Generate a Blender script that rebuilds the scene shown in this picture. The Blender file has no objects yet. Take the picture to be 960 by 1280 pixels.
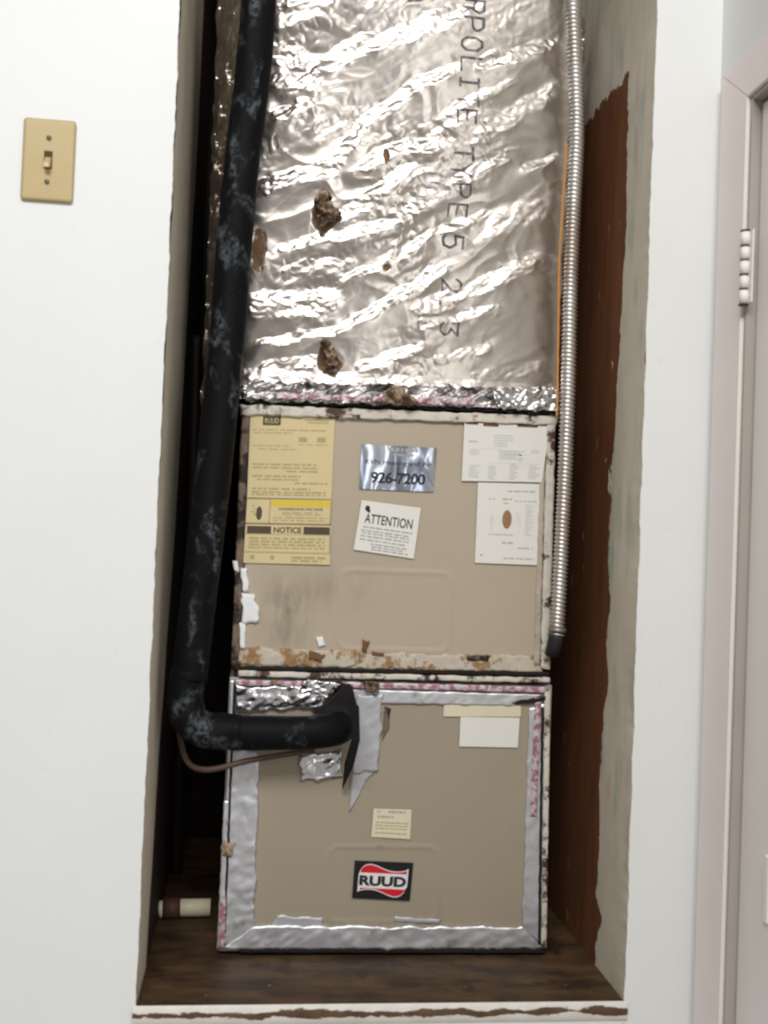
import bpy, bmesh, math, random
import numpy as np
from mathutils import Vector, Matrix, noise as mnoise

random.seed(7); np.random.seed(7)
scene = bpy.context.scene
C = scene.collection
PI = math.pi

# ------------------------------------------------------------------ camera
CX, CY, CZ = 0.1357, -1.5635, 0.6517
YAW, PITCH, ROLL, FPX = 0.1154, 0.0262, 0.0386, 1381.3
fw = Vector((math.sin(YAW)*math.cos(PITCH), math.cos(YAW)*math.cos(PITCH), math.sin(PITCH)))
rt0 = Vector((math.cos(YAW), -math.sin(YAW), 0)); up0 = rt0.cross(fw)
rt = math.cos(ROLL)*rt0 + math.sin(ROLL)*up0
up = -math.sin(ROLL)*rt0 + math.cos(ROLL)*up0
cd = bpy.data.cameras.new('camera'); cam = bpy.data.objects.new('camera', cd); C.objects.link(cam)
cd.sensor_fit = 'VERTICAL'; cd.sensor_height = 36.0; cd.lens = FPX/1280*36.0
cd.clip_start = 0.05
cam.matrix_world = Matrix(((rt.x, up.x, -fw.x, CX), (rt.y, up.y, -fw.y, CY), (rt.z, up.z, -fw.z, CZ), (0, 0, 0, 1)))
cd.dof.use_dof = True; cd.dof.focus_distance = 6.0; cd.dof.aperture_fstop = 9.0   # the phone never quite focused
scene.camera = cam
CO = Vector((CX, CY, CZ))

# ------------------------------------------------------------------ light
wd = bpy.data.worlds.new('world'); scene.world = wd; wd.use_nodes = True
bg = wd.node_tree.nodes['Background']; bg.inputs[0].default_value = (0.545, 0.515, 0.49, 1); bg.inputs[1].default_value = 0.52
def area(name, loc, target, sx, sy, power, col):
    l = bpy.data.lights.new(name, 'AREA'); l.shape = 'RECTANGLE'; l.size = sx; l.size_y = sy; l.energy = power; l.color = col
    o = bpy.data.objects.new(name, l); C.objects.link(o); o.location = loc
    o.rotation_euler = (Vector(target)-Vector(loc)).to_track_quat('-Z', 'Y').to_euler(); return o
area('high_daylight_key', (-0.35, -3.3, 3.45), (0.35, 0.0, 0.6), 2.1, 1.05, 128, (1.0, 1.0, 0.995))  # unseen stand-in for daylight behind the camera, set high for the foil highlights
area('left_jamb_fill', (1.75, -3.5, 1.35), (0.0, 0.1, 0.6), 1.3, 1.7, 24, (0.95, 0.98, 1.0))  # added fill to brighten the left jamb; no window is known there
vs = scene.view_settings
vs.view_transform = 'Standard'; vs.look = 'None'; vs.gamma = 1.0; vs.use_curve_mapping = False; vs.exposure = 0.19

# ------------------------------------------------------------------ projection helpers (points on real planes of the place)
def ray(px, py):
    return (fw*FPX + rt*(px-480) + up*(640-py)).normalized()
def at(px, py, Y):
    d = ray(px, py); t = (Y-CY)/d.y; return CO + d*t
def atz(px, py, Z):
    d = ray(px, py); t = (Z-CZ)/d.z; return CO + d*t
def atx(px, py, X):
    d = ray(px, py); t = (X-CX)/d.x; return CO + d*t

# ------------------------------------------------------------------ object helpers
def link_mesh(name, verts, faces, mat, parent=None, smooth=False):
    me = bpy.data.meshes.new(name); me.from_pydata([tuple(v) for v in verts], [], faces)
    me.validate(); me.update()
    if mat: me.materials.append(mat)
    if smooth: me.polygons.foreach_set('use_smooth', [True]*len(me.polygons))
    o = bpy.data.objects.new(name, me); C.objects.link(o)
    if parent: o.parent = parent; o.matrix_parent_inverse = Matrix.Translation(-parent.location) if parent.parent is None else Matrix.Identity(4)
    return o
def bm_obj(name, bm, mat, parent=None, smooth=False):
    bmesh.ops.recalc_face_normals(bm, faces=bm.faces)
    me = bpy.data.meshes.new(name); bm.to_mesh(me); bm.free()
    if mat: me.materials.append(mat)
    if smooth: me.polygons.foreach_set('use_smooth', [True]*len(me.polygons))
    o = bpy.data.objects.new(name, me); C.objects.link(o)
    if parent: o.parent = parent; o.matrix_parent_inverse = Matrix.Translation(-parent.location) if parent.parent is None else Matrix.Identity(4)
    return o
def sub(o, parent):
    """put o (world-coordinate mesh) under a part that itself sits at identity in the world"""
    o.parent = parent; o.matrix_parent_inverse = Matrix.Identity(4); return o
def thing(name, label, cat, loc=(0, 0, 0), group=None):
    o = bpy.data.objects.new(name, None); C.objects.link(o); o.location = loc; o.empty_display_size = 0.05
    o['label'] = label; o['category'] = cat
    if group: o['group'] = group
    return o
def tag(o, label, cat, group=None):
    o['label'] = label; o['category'] = cat
    if group: o['group'] = group
    return o
def struct(o): o['kind'] = 'structure'; return o
def add_box(bm, x0, x1, y0, y1, z0, z1, bev=0.0, seg=1):
    r = bmesh.ops.create_cube(bm, size=1.0)
    for v in r['verts']:
        v.co = Vector((x0+(v.co.x+.5)*(x1-x0), y0+(v.co.y+.5)*(y1-y0), z0+(v.co.z+.5)*(z1-z0)))
    if bev > 0:
        es = list({e for v in r['verts'] for e in v.link_edges})
        bmesh.ops.bevel(bm, geom=es, offset=bev, segments=seg, affect='EDGES', profile=0.5)
def box(name, x0, x1, y0, y1, z0, z1, mat, parent=None, bev=0.0, seg=1):
    bm = bmesh.new(); add_box(bm, x0, x1, y0, y1, z0, z1, bev, seg); return bm_obj(name, bm, mat, parent)
def smooth_path(pts, n):
    """Catmull-Rom through pts, n samples per span"""
    P = [Vector(p) for p in pts]; P = [P[0]*2-P[1]] + P + [P[-1]*2-P[-2]]; out = []
    for i in range(1, len(P)-2):
        for k in range(n):
            t = k/n; a, b, c, d = P[i-1], P[i], P[i+1], P[i+2]
            out.append(0.5*((2*b)+(c-a)*t+(2*a-5*b+4*c-d)*t*t+(3*b-a-3*c+d)*t*t*t))
    out.append(P[-2]); return out
def resample(path, step):
    L = [0.0]
    for a, b in zip(path, path[1:]): L.append(L[-1]+(b-a).length)
    n = max(2, int(L[-1]/step)); out = []; j = 0
    for i in range(n+1):
        s = L[-1]*i/n
        while j < len(L)-2 and L[j+1] < s: j += 1
        t = (s-L[j])/max(1e-9, L[j+1]-L[j]); out.append(path[j].lerp(path[j+1], min(1, max(0, t))))
    return out
def tube_geo(path, rfun, sides=16, cap=True, vs=None, fs=None):
    vs = [] if vs is None else vs; fs = [] if fs is None else fs; base = len(vs)
    n = len(path); t0 = (path[1]-path[0]).normalized()
    ref = Vector((0, -1, 0)) if abs(t0.y) < .8 else Vector((0, 0, 1))
    nrm = (ref - t0*ref.dot(t0)).normalized(); s = 0
    for i, p in enumerate(path):
        t = (path[min(i+1, n-1)]-path[max(i-1, 0)]).normalized()
        nrm = (nrm - t*nrm.dot(t)).normalized(); b = t.cross(nrm)
        if i: s += (p-path[i-1]).length
        for k in range(sides):
            a = 2*PI*k/sides; vs.append(p+(nrm*math.cos(a)+b*math.sin(a))*rfun(s, a))
    for i in range(n-1):
        for k in range(sides):
            k2 = (k+1) % sides; q = base+i*sides
            fs.append((q+k, q+k2, q+sides+k2, q+sides+k))
    if cap:
        fs.append(tuple(base+k for k in range(sides))[::-1]); fs.append(tuple(base+(n-1)*sides+k for k in range(sides)))
    return vs, fs
def tube(name, path, r, mat, parent=None, sides=16, cap=True):
    rf = r if callable(r) else (lambda s, a: r)
    v, f = tube_geo(path, rf, sides, cap); o = link_mesh(name, v, f, mat, parent, True)
    return o

# ------------------------------------------------------------------ numpy noise
def _hash(ix, iy, seed):
    h = (ix.astype(np.int64)*374761393 + iy.astype(np.int64)*668265263 + seed*1274126177) & 0xffffffff
    h = ((h ^ (h >> 13))*1274126177) & 0xffffffff
    return ((h ^ (h >> 16)) & 0xffff)/65535.0
def perlin(x, y, seed=0):
    x = np.asarray(x, float); y = np.asarray(y, float)
    ix = np.floor(x); iy = np.floor(y); fx = x-ix; fy = y-iy
    u = fx*fx*fx*(fx*(fx*6-15)+10); v = fy*fy*fy*(fy*(fy*6-15)+10)
    def g(dx, dy):
        a = _hash(ix+dx, iy+dy, seed)*2*PI; return np.cos(a)*(fx-dx)+np.sin(a)*(fy-dy)
    a = g(0, 0)*(1-u)+g(1, 0)*u; b = g(0, 1)*(1-u)+g(1, 1)*u
    return (a*(1-v)+b*v)*1.5
def fbm(x, y, seed=0, o=4, gain=.5):
    r = 0; a = 1
    for i in range(o): r = r+a*perlin(x*2**i, y*2**i, seed+i*17); a *= gain
    return r
def sstep(a, b, x):
    t = np.clip((x-a)/(b-a), 0, 1); return t*t*(3-2*t)

def grid_obj(name, X, Y, Z, mat, parent=None, attrs=None, smooth=True, flip=False):
    n, m = X.shape; co = np.stack([X, Y, Z], -1).reshape(-1, 3).astype(np.float32)
    i = np.arange(n*m).reshape(n, m)
    q = np.stack([i[:-1, :-1], i[:-1, 1:], i[1:, 1:], i[1:, :-1]], -1).reshape(-1, 4)
    if flip: q = q[:, ::-1]
    me = bpy.data.meshes.new(name); me.vertices.add(n*m); me.vertices.foreach_set('co', co.ravel())
    me.loops.add(q.size); me.loops.foreach_set('vertex_index', q.ravel().astype(np.int32))
    me.polygons.add(len(q)); me.polygons.foreach_set('loop_start', np.arange(0, q.size, 4, dtype=np.int32))
    me.update(calc_edges=True)
    if smooth: me.polygons.foreach_set('use_smooth', np.ones(len(q), bool))
    for k, a in (attrs or {}).items():
        at_ = me.attributes.new(k, 'FLOAT', 'POINT'); at_.data.foreach_set('value', np.asarray(a, np.float32).ravel())
    me.materials.append(mat)
    o = bpy.data.objects.new(name, me); C.objects.link(o)
    if parent: o.parent = parent; o.matrix_parent_inverse = Matrix.Translation(-parent.location) if parent.parent is None else Matrix.Identity(4)
    return o

# ------------------------------------------------------------------ materials
class NT:
    def __init__(s, name):
        s.m = bpy.data.materials.new(name); s.m.use_nodes = True; s.t = s.m.node_tree; s.p = s.t.nodes['Principled BSDF']
        s.co = s.t.nodes.new('ShaderNodeTexCoord').outputs['Object']
    def L(s, a, b): s.t.links.new(a, b)
    def val(s, sock, v):
        if hasattr(v, 'links') or hasattr(v, 'is_output'): s.L(v, sock)
        else: sock.default_value = v
    def noise(s, scale, detail=4, rough=.55, stretch=None, dist=0):
        n = s.t.nodes.new('ShaderNodeTexNoise'); n.inputs['Scale'].default_value = scale; n.inputs['Detail'].default_value = detail
        n.inputs['Roughness'].default_value = rough; n.inputs['Distortion'].default_value = dist
        if stretch:
            mp = s.t.nodes.new('ShaderNodeMapping'); mp.inputs['Scale'].default_value = stretch[:3]
            if len(stretch) > 3: mp.inputs['Rotation'].default_value = (0, stretch[3], 0)
            s.L(s.co, mp.inputs[0]); s.L(mp.outputs[0], n.inputs['Vector'])
        else: s.L(s.co, n.inputs['Vector'])
        return n.outputs['Fac']
    def attr(s, name):
        a = s.t.nodes.new('ShaderNodeAttribute'); a.attribute_name = name; return a.outputs['Fac']
    def math(s, op, a, b=0.0, c=0.0):
        n = s.t.nodes.new('ShaderNodeMath'); n.operation = op
        s.val(n.inputs[0], a); s.val(n.inputs[1], b)
        if op in ('MULTIPLY_ADD',): s.val(n.inputs[2], c)
        return n.outputs[0]
    def step(s, x, a, b):
        n = s.t.nodes.new('ShaderNodeMapRange'); n.interpolation_type = 'SMOOTHSTEP'
        s.val(n.inputs['Value'], x); n.inputs['From Min'].default_value = a; n.inputs['From Max'].default_value = b
        return n.outputs[0]
    def mix(s, f, a, b):
        n = s.t.nodes.new('ShaderNodeMix'); n.data_type = 'RGBA'
        s.val(n.inputs[0], f)
        for k, v in ((6, a), (7, b)):
            if isinstance(v, tuple): n.inputs[k].default_value = (*v[:3], 1)
            else: s.L(v, n.inputs[k])
        return n.outputs[2]
    def bump(s, h, strength=.3, dist=.002):
        b = s.t.nodes.new('ShaderNodeBump'); b.inputs['Strength'].default_value = strength; b.inputs['Distance'].default_value = dist
        s.L(h, b.inputs['Height']); s.L(b.outputs[0], s.p.inputs['Normal'])
    def out(s, col, rough=.6, metal=0.0, spec=.4):
        if isinstance(col, tuple): s.p.inputs['Base Color'].default_value = (*col[:3], 1)
        else: s.L(col, s.p.inputs['Base Color'])
        s.val(s.p.inputs['Roughness'], rough); s.val(s.p.inputs['Metallic'], metal)
        s.p.inputs['Specular IOR Level'].default_value = spec
        return s.m
def srgb(r, g, b):
    f = lambda c: (c/255/12.92) if c/255 <= .04045 else ((c/255+.055)/1.055)**2.4
    return (f(r), f(g), f(b))
def plain(name, col, rough=.55, metal=0.0, var=.08, scale=40, bump=0.0, spec=.4):
    n = NT(name); f = n.noise(scale, 4)
    a = tuple(c*(1-var) for c in col); b = tuple(min(1, c*(1+var)) for c in col)
    if bump: n.bump(f, bump)
    return n.out(n.mix(f, a, b), rough, metal, spec)

M = {}
n = NT('white_wall_paint'); f = n.noise(6, 5); sp = n.step(n.noise(55, 2), .71, .75)
c = n.mix(f, (.715, .72, .705), (.765, .77, .755)); c = n.mix(n.math('MULTIPLY', sp, .10), c, (.35, .33, .30)); n.bump(n.noise(140, 3), .12, .001)
M['wall'] = n.out(c, .55)
n = NT('old_jamb_paint_over_bare_wood'); d = n.attr('bare')
d2 = n.math('ADD', d, n.math('MULTIPLY', n.math('SUBTRACT', n.noise(80, 6, .7), .5), .020))
d2 = n.math('ADD', d2, n.math('MULTIPLY', n.math('SUBTRACT', n.noise(9, 3), .5), .02))
bare = n.step(d2, -.0006, .0010)
wood = n.mix(n.noise(10, 6, .6, (8, 8, .7)), srgb(64, 38, 23), srgb(138, 88, 54))
wood = n.mix(n.step(n.noise(34, 5, .6, (1, 1, .5)), .66, .72), wood, srgb(168, 140, 118))
paint = n.mix(n.noise(14, 5), srgb(196, 186, 166), srgb(222, 216, 202))
paint = n.mix(n.math('MULTIPLY', n.step(n.noise(20, 4, .6, (1, 1, .25)), .50, .70), .8), paint, srgb(168, 180, 164))
paint = n.mix(n.math('MULTIPLY', n.step(n.noise(13, 5, .65, (1.5, 1.5, .35)), .56, .72), .7), paint, srgb(196, 166, 148))
paint = n.mix(n.step(n.noise(110, 3), .74, .78), paint, srgb(90, 60, 40))
n.bump(bare, -.5, .001)
M['jamb'] = n.out(n.mix(bare, paint, wood), .6)
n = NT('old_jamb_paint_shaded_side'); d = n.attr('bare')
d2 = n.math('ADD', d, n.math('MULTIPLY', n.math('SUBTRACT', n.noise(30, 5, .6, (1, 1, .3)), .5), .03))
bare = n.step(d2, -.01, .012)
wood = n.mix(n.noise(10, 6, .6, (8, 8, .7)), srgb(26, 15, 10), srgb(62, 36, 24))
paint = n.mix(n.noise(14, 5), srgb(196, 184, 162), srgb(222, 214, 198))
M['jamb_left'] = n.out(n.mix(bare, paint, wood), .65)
n = NT('dark_closet_wood'); M['dark'] = n.out(n.mix(n.noise(12, 5, .6, (6, 6, .6)), (.006, .004, .003), (.022, .014, .010)), .8, 0, .15)
n = NT('stained_platform_wood'); g = n.noise(8, 7, .65, (.9, 2.6, 1)); g2 = n.noise(11, 6, .65)
c = n.mix(n.step(g, .3, .7), srgb(44, 32, 22), srgb(92, 70, 46)); c = n.mix(n.step(g2, .5, .68), c, srgb(46, 32, 22))
c = n.mix(n.step(n.noise(90, 3), .72, .76), c, srgb(160, 140, 120)); n.bump(g, .25, .002)
M['platform'] = n.out(c, .6, 0, .3)
n = NT('chipped_sill_paint'); d = n.attr('bare')
d2 = n.math('ADD', d, n.math('MULTIPLY', n.math('SUBTRACT', n.noise(45, 6, .7, (.55, 1, 1.6)), .5), .022)); bare = n.step(d2, -.0005, .001)
n.bump(bare, -.5, .001)
M['sill'] = n.out(n.mix(bare, n.mix(n.noise(30, 4), srgb(196, 190, 178), srgb(228, 226, 220)), n.mix(n.noise(40, 4), srgb(52, 34, 24), srgb(112, 84, 60))), .6)

TAN = (.435, .365, .272)
n = NT('tan_enamel_shaded_lower'); f = n.noise(7, 5); c = n.mix(f, tuple(x*.73 for x in TAN), tuple(x*.83 for x in TAN))  # lower cabinet: darker copy of the tan, its dimmer light put into the colour
c = n.mix(n.math('MULTIPLY', n.step(n.noise(38, 4, .6), .66, .72), .35), c, srgb(110, 92, 72))
c = n.mix(n.math('MULTIPLY', n.step(n.noise(130, 2), .70, .75), .4), c, srgb(196, 188, 172))
n.bump(n.noise(260, 2), .06, .0006); M['tan'] = n.out(c, .42, 0, .35)
n = NT('tan_cabinet_enamel_smudged'); f = n.noise(7, 5); c = n.mix(f, tuple(x*.93 for x in TAN), tuple(x*1.05 for x in TAN))
sm = n.attr('smudge'); c = n.mix(n.math('MULTIPLY', sm, n.step(n.noise(22, 5, .65, (1.4, 1, .5)), .32, .75)), c, srgb(88, 80, 68))
c = n.mix(n.math('MULTIPLY', n.step(n.noise(38, 4, .6), .68, .74), .3), c, srgb(110, 92, 72))
n.bump(n.noise(260, 2), .06, .0006); M['tan_smudged'] = n.out(c, .42, 0, .35)
def worn(name, hi, lo, rust, amt, scale=26, metal=0.0):
    n = NT(name); r = n.step(n.noise(scale, 6, .7), amt-.05, amt+.05); c = n.mix(n.noise(60, 4), lo, hi)
    n.bump(r, -.4, .001); return n.out(n.mix(r, c, n.mix(n.noise(90, 4), rust, tuple(x*.35 for x in rust))), .6, metal)
M['rail_light'] = worn('worn_white_rail_paint', srgb(226, 220, 208), srgb(180, 170, 154), srgb(84, 58, 42), .56)
M['rail_dark'] = worn('rusted_brown_rail', srgb(136, 116, 98), srgb(84, 66, 54), srgb(44, 30, 22), .5)
M['rail_tan'] = worn('tan_rail_with_wear', srgb(196, 184, 166), srgb(150, 136, 118), srgb(80, 58, 44), .62)
M['residue'] = worn('whitish_tape_residue', srgb(208, 200, 186), srgb(168, 156, 136), srgb(172, 132, 84), .54, 30)
M['white_scrap'] = plain('white_torn_paper', srgb(226, 228, 228), .7, 0, .05)
M['rust'] = plain('orange_rust', srgb(112, 80, 50), .9, 0, .7, 110, .6)
M['darkgap'] = plain('black_gap', (.012, .009, .008), .9, 0, .3)
n = NT('aluminium_foil_tape'); f = n.noise(30, 5); c = n.mix(f, (.55, .555, .58), (.78, .78, .80)); c = n.mix(n.step(n.noise(18, 5, .65), .60, .74), c, (.30, .27, .25))
n.bump(n.noise(60, 4), .25, .002); M['tape'] = n.out(c, .42, .75)
n = NT('dirty_foil_tape'); f = n.noise(34, 6, .7); n.bump(n.noise(80, 4), .4, .003); M['tape_dirty'] = n.out(n.mix(n.step(f, .40, .66), (.60, .58, .56), (.075, .058, .05)), n.math('MULTIPLY_ADD', f, .5, .15), .8)
n = NT('dull_grey_tape'); f = n.noise(14, 5); n.bump(n.noise(50, 4), .3, .002); M['tape_dull'] = n.out(n.mix(f, (.42, .42, .44), (.58, .58, .60)), .5, .45)
n = NT('shiny_crumpled_foil'); f = n.noise(22, 5); n.bump(n.noise(70, 4), .4, .003); M['foil_bright'] = n.out(n.mix(f, (.62, .62, .63), (.86, .86, .87)), .25, 1.0)
n = NT('red_printed_tape_edge'); f = n.step(n.noise(95, 3, .6), .45, .56); c = n.mix(n.noise(40, 3), srgb(176, 158, 160), srgb(222, 212, 214)); M['redprint'] = n.out(n.mix(n.math('MULTIPLY', f, .8), c, n.mix(n.noise(150, 2), srgb(176, 92, 112), srgb(110, 52, 66))), .5, .2)
n = NT('crinkled_duct_foil'); ink = n.attr('ink'); dirt = n.attr('dirt')
f = n.noise(9, 5); c = n.mix(f, (.48, .42, .365), (.69, .64, .59))
c = n.mix(ink, c, (.012, .013, .030)); dm = n.step(n.math('ADD', dirt, n.math('MULTIPLY', n.math('SUBTRACT', n.noise(60, 5, .65), .5), .9)), .42, .58)
c = n.mix(dm, c, n.mix(n.noise(45, 4), srgb(58, 38, 22), srgb(150, 118, 84)))
met = n.math('SUBTRACT', 1.0, n.math('MAXIMUM', dm, ink)); ro = n.math('MULTIPLY_ADD', dm, .5, .27)
n.bump(n.noise(120, 4, .6, (.6, 1, 1.3, .5)), .05, .003); M['foil'] = n.out(c, ro, met)
n = NT('brown_torn_insulation'); f = n.noise(60, 5, .7); n.bump(f, .8, .006); M['torn'] = n.out(n.mix(n.step(f, .38, .66), srgb(66, 48, 34), srgb(182, 158, 130)), .95)
n = NT('black_pipe_insulation'); a = n.noise(22, 3, .55, (1.3, 1, .75, .7), .6); b = n.noise(110, 4, .75)
p = n.math('MULTIPLY', n.step(a, .52, .69), n.step(b, .38, .66)); n.bump(n.noise(40, 4), .35, .003)
M['pipe'] = n.out(n.mix(n.math('MULTIPLY', p, .70), (.0045, .0045, .0056), srgb(100, 108, 112)), .6, 0, .10)
M['rubber'] = plain('torn_black_foam', (.014, .013, .013), .9, 0, .4, 60, .6, .2)
n = NT('galvanised_flex_conduit'); f = n.step(n.noise(5, 5, .6, (1, 1, .9)), .42, .66); c = n.mix(n.noise(50, 3), (.60, .58, .55), (.80, .78, .75)); M['conduit'] = n.out(n.mix(n.math('MULTIPLY', f, .45), c, srgb(150, 118, 84)), .38, .85)
M['orange'] = plain('orange_wire_jacket', srgb(206, 138, 66), .5)
M['copper'] = plain('dull_brown_copper', srgb(96, 62, 46), .45, .35, .3)
M['thin_brown'] = plain('dark_brown_tube', srgb(84, 66, 56), .5, .1, .3)
M['pvc'] = plain('yellowed_pvc', srgb(226, 214, 186), .45)
M['pvc_band'] = plain('brown_glue_band', srgb(84, 54, 40), .6)
M['almond'] = plain('almond_switch_plastic', srgb(182, 162, 116), .38, 0, .05)
M['screw'] = plain('dull_screw_metal', srgb(150, 146, 138), .4, .7)
M['slot'] = plain('dark_slot', srgb(74, 62, 44), .8)
M['trim'] = plain('greyish_door_trim_paint', srgb(236, 227, 222), .5, 0, .04, 12)
M['doorframe'] = plain('grey_door_edge_paint', srgb(166, 157, 149), .55, 0, .10, 12)  # a greyer, darker tone than the door trim
M['door'] = plain('pale_grey_door_paint', srgb(232, 228, 224), .5, 0, .03, 10)
M['joint_brown'] = plain('dark_brown_joint', srgb(70, 60, 52), .9)  # dark rings between the hinge knuckles
M['yellowed'] = plain('yellowed_label_paper', srgb(206, 188, 142), .55, 0, .09, 18)
M['paper'] = plain('white_label_paper', srgb(222, 220, 212), .5, 0, .035, 16)
M['cream'] = plain('cream_label_paper', srgb(214, 206, 178), .55, 0, .06, 20)
M['yellow'] = plain('yellow_print', srgb(214, 186, 60), .5)
M['ink_grey'] = plain('faded_grey_ink', srgb(170, 155, 114), .7)
M['ink_pale'] = plain('pale_grey_ink', srgb(192, 192, 190), .7)
M['ink_mid'] = plain('mid_grey_ink', srgb(160, 162, 158), .7)
M['ink_dark'] = plain('dark_brown_ink', srgb(80, 68, 52), .7)
M['ink_black'] = plain('black_ink', srgb(38, 38, 42), .6)
M['red'] = plain('red_print', srgb(206, 22, 44), .45)
M['black'] = plain('black_badge_enamel', srgb(22, 21, 22), .4)
M['logo_white'] = plain('white_badge_print', srgb(222, 220, 218), .45)
n = NT('metallic_sticker_painted_sheen'); n.bump(n.noise(13, 2, .4, (1.6, 1, .5), .5), 1.0, .035); M['chrome_sticker'] = n.out(n.mix(n.noise(14, 3, .5, (2.4, 1, .5), .8), srgb(112, 130, 164), srgb(226, 230, 236)), .22, .9)  # blue-to-white blotches put the sticker's reflections into its colour
M['brown_spot'] = plain('brown_print_spot', srgb(150, 112, 78), .8, 0, .3)
M['garage'] = plain('grey_concrete', srgb(150, 148, 144), .8)

# ------------------------------------------------------------------ dimensions of the place
W = 0.6949            # opening width (x 0..W), platform top is z = 0, front wall face is y = 0
ZTOP = 1.95; DEEP = 0.86; FLOORZ = -0.62; RX = 0.797
D = 0.184             # cabinet front plane
ux0, ux1 = 0.110, 0.6125
zs, zt = 0.4300, 0.8620

def wob(z, s): return 0.0016*perlin(np.asarray(z)*18, np.asarray(z)*0+s*3.7, s)+0.0011*perlin(np.asarray(z)*70, np.asarray(z)*0+s, s+5)
# front wall around the opening: one mesh of three fields
zz = np.linspace(FLOORZ, ZTOP+.55, 400)
def wall_field(xa, xb, zarr, wa=None, wb=None):
    n_ = 14; t = np.linspace(0, 1, n_)[None, :]
    A = xa+(wob(zarr, wa) if wa else 0)*np.ones_like(zarr); B = xb+(wob(zarr, wb) if wb else 0)*np.ones_like(zarr)
    X = A[:, None]*(1-t)+B[:, None]*t; Z = np.repeat(zarr[:, None], n_, 1); return X, np.zeros_like(X), Z
bmw_v, bmw_f = [], []
def add_grid(X, Y, Z):
    n_, m_ = X.shape; b = len(bmw_v)
    bmw_v.extend(zip(X.ravel().tolist(), Y.ravel().tolist(), Z.ravel().tolist()))
    for i in range(n_-1):
        for j in range(m_-1):
            q = b+i*m_+j; bmw_f.append((q, q+1, q+m_+1, q+m_))
add_grid(*wall_field(-1.6, 0.0, zz, None, 1)); add_grid(*wall_field(W, RX+.02, zz, 2, None))
add_grid(*wall_field(0.0, W, np.linspace(FLOORZ, -.020, 20))); add_grid(*wall_field(0.0, W, np.linspace(ZTOP, ZTOP+.55, 10)))
wall_back = struct(link_mesh('wall_back', bmw_v, bmw_f, M['wall'], None, True))

# niche side walls with bare wood where the old paint stops
def jamb(name, x0, seed, bare_fn, mat, flip):
    ya = np.concatenate([np.linspace(0, .30, 76), np.linspace(.31, DEEP, 30)]); za = np.linspace(-.02, ZTOP, 620)
    Y, Z = np.meshgrid(ya, za); X = x0+wob(Z, seed)*np.exp(-Y/.02)
    return struct(grid_obj(name, X, Y, Z, mat, None, {'bare': bare_fn(Y, Z)}, flip=flip))
bpts = [(786, 110), (784, 200), (783, 270), (777, 380), (771, 500), (765, 600), (760, 700), (764, 750), (758, 800), (760, 850), (753, 920), (749, 1000), (749, 1060), (744, 1120), (752, 1150), (744, 1185)]
bw = sorted([(atx(px, py, W).z, atx(px, py, W).y) for px, py in bpts]); bz = [b[0] for b in bw]; by = [b[1] for b in bw]
ztop_brown = atx(770, 108, W).z
def bare_right(Y, Z):
    yb = np.interp(Z, bz, by)+.004*fbm(Z*30, Y*3, 4); ztp = ztop_brown+.012*perlin(Y*90, Z*4, 9)
    d_ = np.minimum(Y-yb, ztp-Z)
    for px_, py_, ry, rz in ((748, 536, .016, .02), (757, 572, .012, .012), (762, 600, .008, .02), (752, 505, .008, .015), (765, 455, .006, .012)):   # flecks of paint left on the bare wood
        q = atx(px_, py_, W); d_ = d_-.075*np.exp(-((Y-q.y)/ry)**2-((Z-q.z)/rz)**2)*(.4+.9*fbm(Y*110, Z*70, 45, 3))
    chip = (.0025+.004*perlin(Z*26, Z*0, 31))-Y
    return np.maximum(d_, np.minimum(chip, .004)-.004)
jamb('wall_niche_right', W, 2, bare_right, M['jamb'], False)
def bare_left(Y, Z):
    yb = np.interp(Z, [0, .3, .65, 1.4], [.14, .21, .35, .50]); d_ = Y-yb
    chip = (.002+.014*sstep(.5, .9, Z)+.014*perlin(Z*14, Z*0+2.2, 33))-Y
    return np.maximum(d_, np.clip(chip*8, -1, .03))
jamb('wall_niche_left', 0.0, 1, bare_left, M['jamb_left'], True)
struct(box('wall_niche_back', -.02, W+.02, DEEP, DEEP+.02, -.02, ZTOP, M['dark']))
struct(box('ceiling_niche', -.0, W, .0, DEEP, ZTOP, ZTOP+.02, M['wall']))
# platform floor, front lip chipped
ya = np.linspace(0, DEEP, 60); xa = np.linspace(0, W, 60); X, Y = np.meshgrid(xa, ya)
Z = -.0005+.0012*fbm(X*6, Y*9, 3)*np.clip(Y/.03, 0, 1)-.0012
struct(grid_obj('floor_platform', X, Y, Z, M['platform'], flip=False))
xa = np.linspace(-.004, W+.004, 260); tt = np.linspace(0, 1, 26); X, T = np.meshgrid(xa, tt)
w1 = .0022*fbm(X*12, X*0, 12); prof_y = -.005*np.sin(np.clip(T, 0, 1)*PI)**.6
Z = np.where(T < .02, -.0005, -.0005-.029*T)+w1*np.sin(T*PI)
Bz = -Z
bare = np.minimum(Bz-.0075-.002*fbm(X*9, X*0, 5), .0185+.004*fbm(X*14, X*0, 8)-Bz)
struct(grid_obj('trim_1', X, prof_y+.001, Z, M['sill'], None, {'bare': bare-.001}, flip=True))
# garage floor and the return wall with the door
struct(box('floor', -1.6, RX+.1, -2.6, .02, FLOORZ-.02, FLOORZ, M['garage']))

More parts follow.
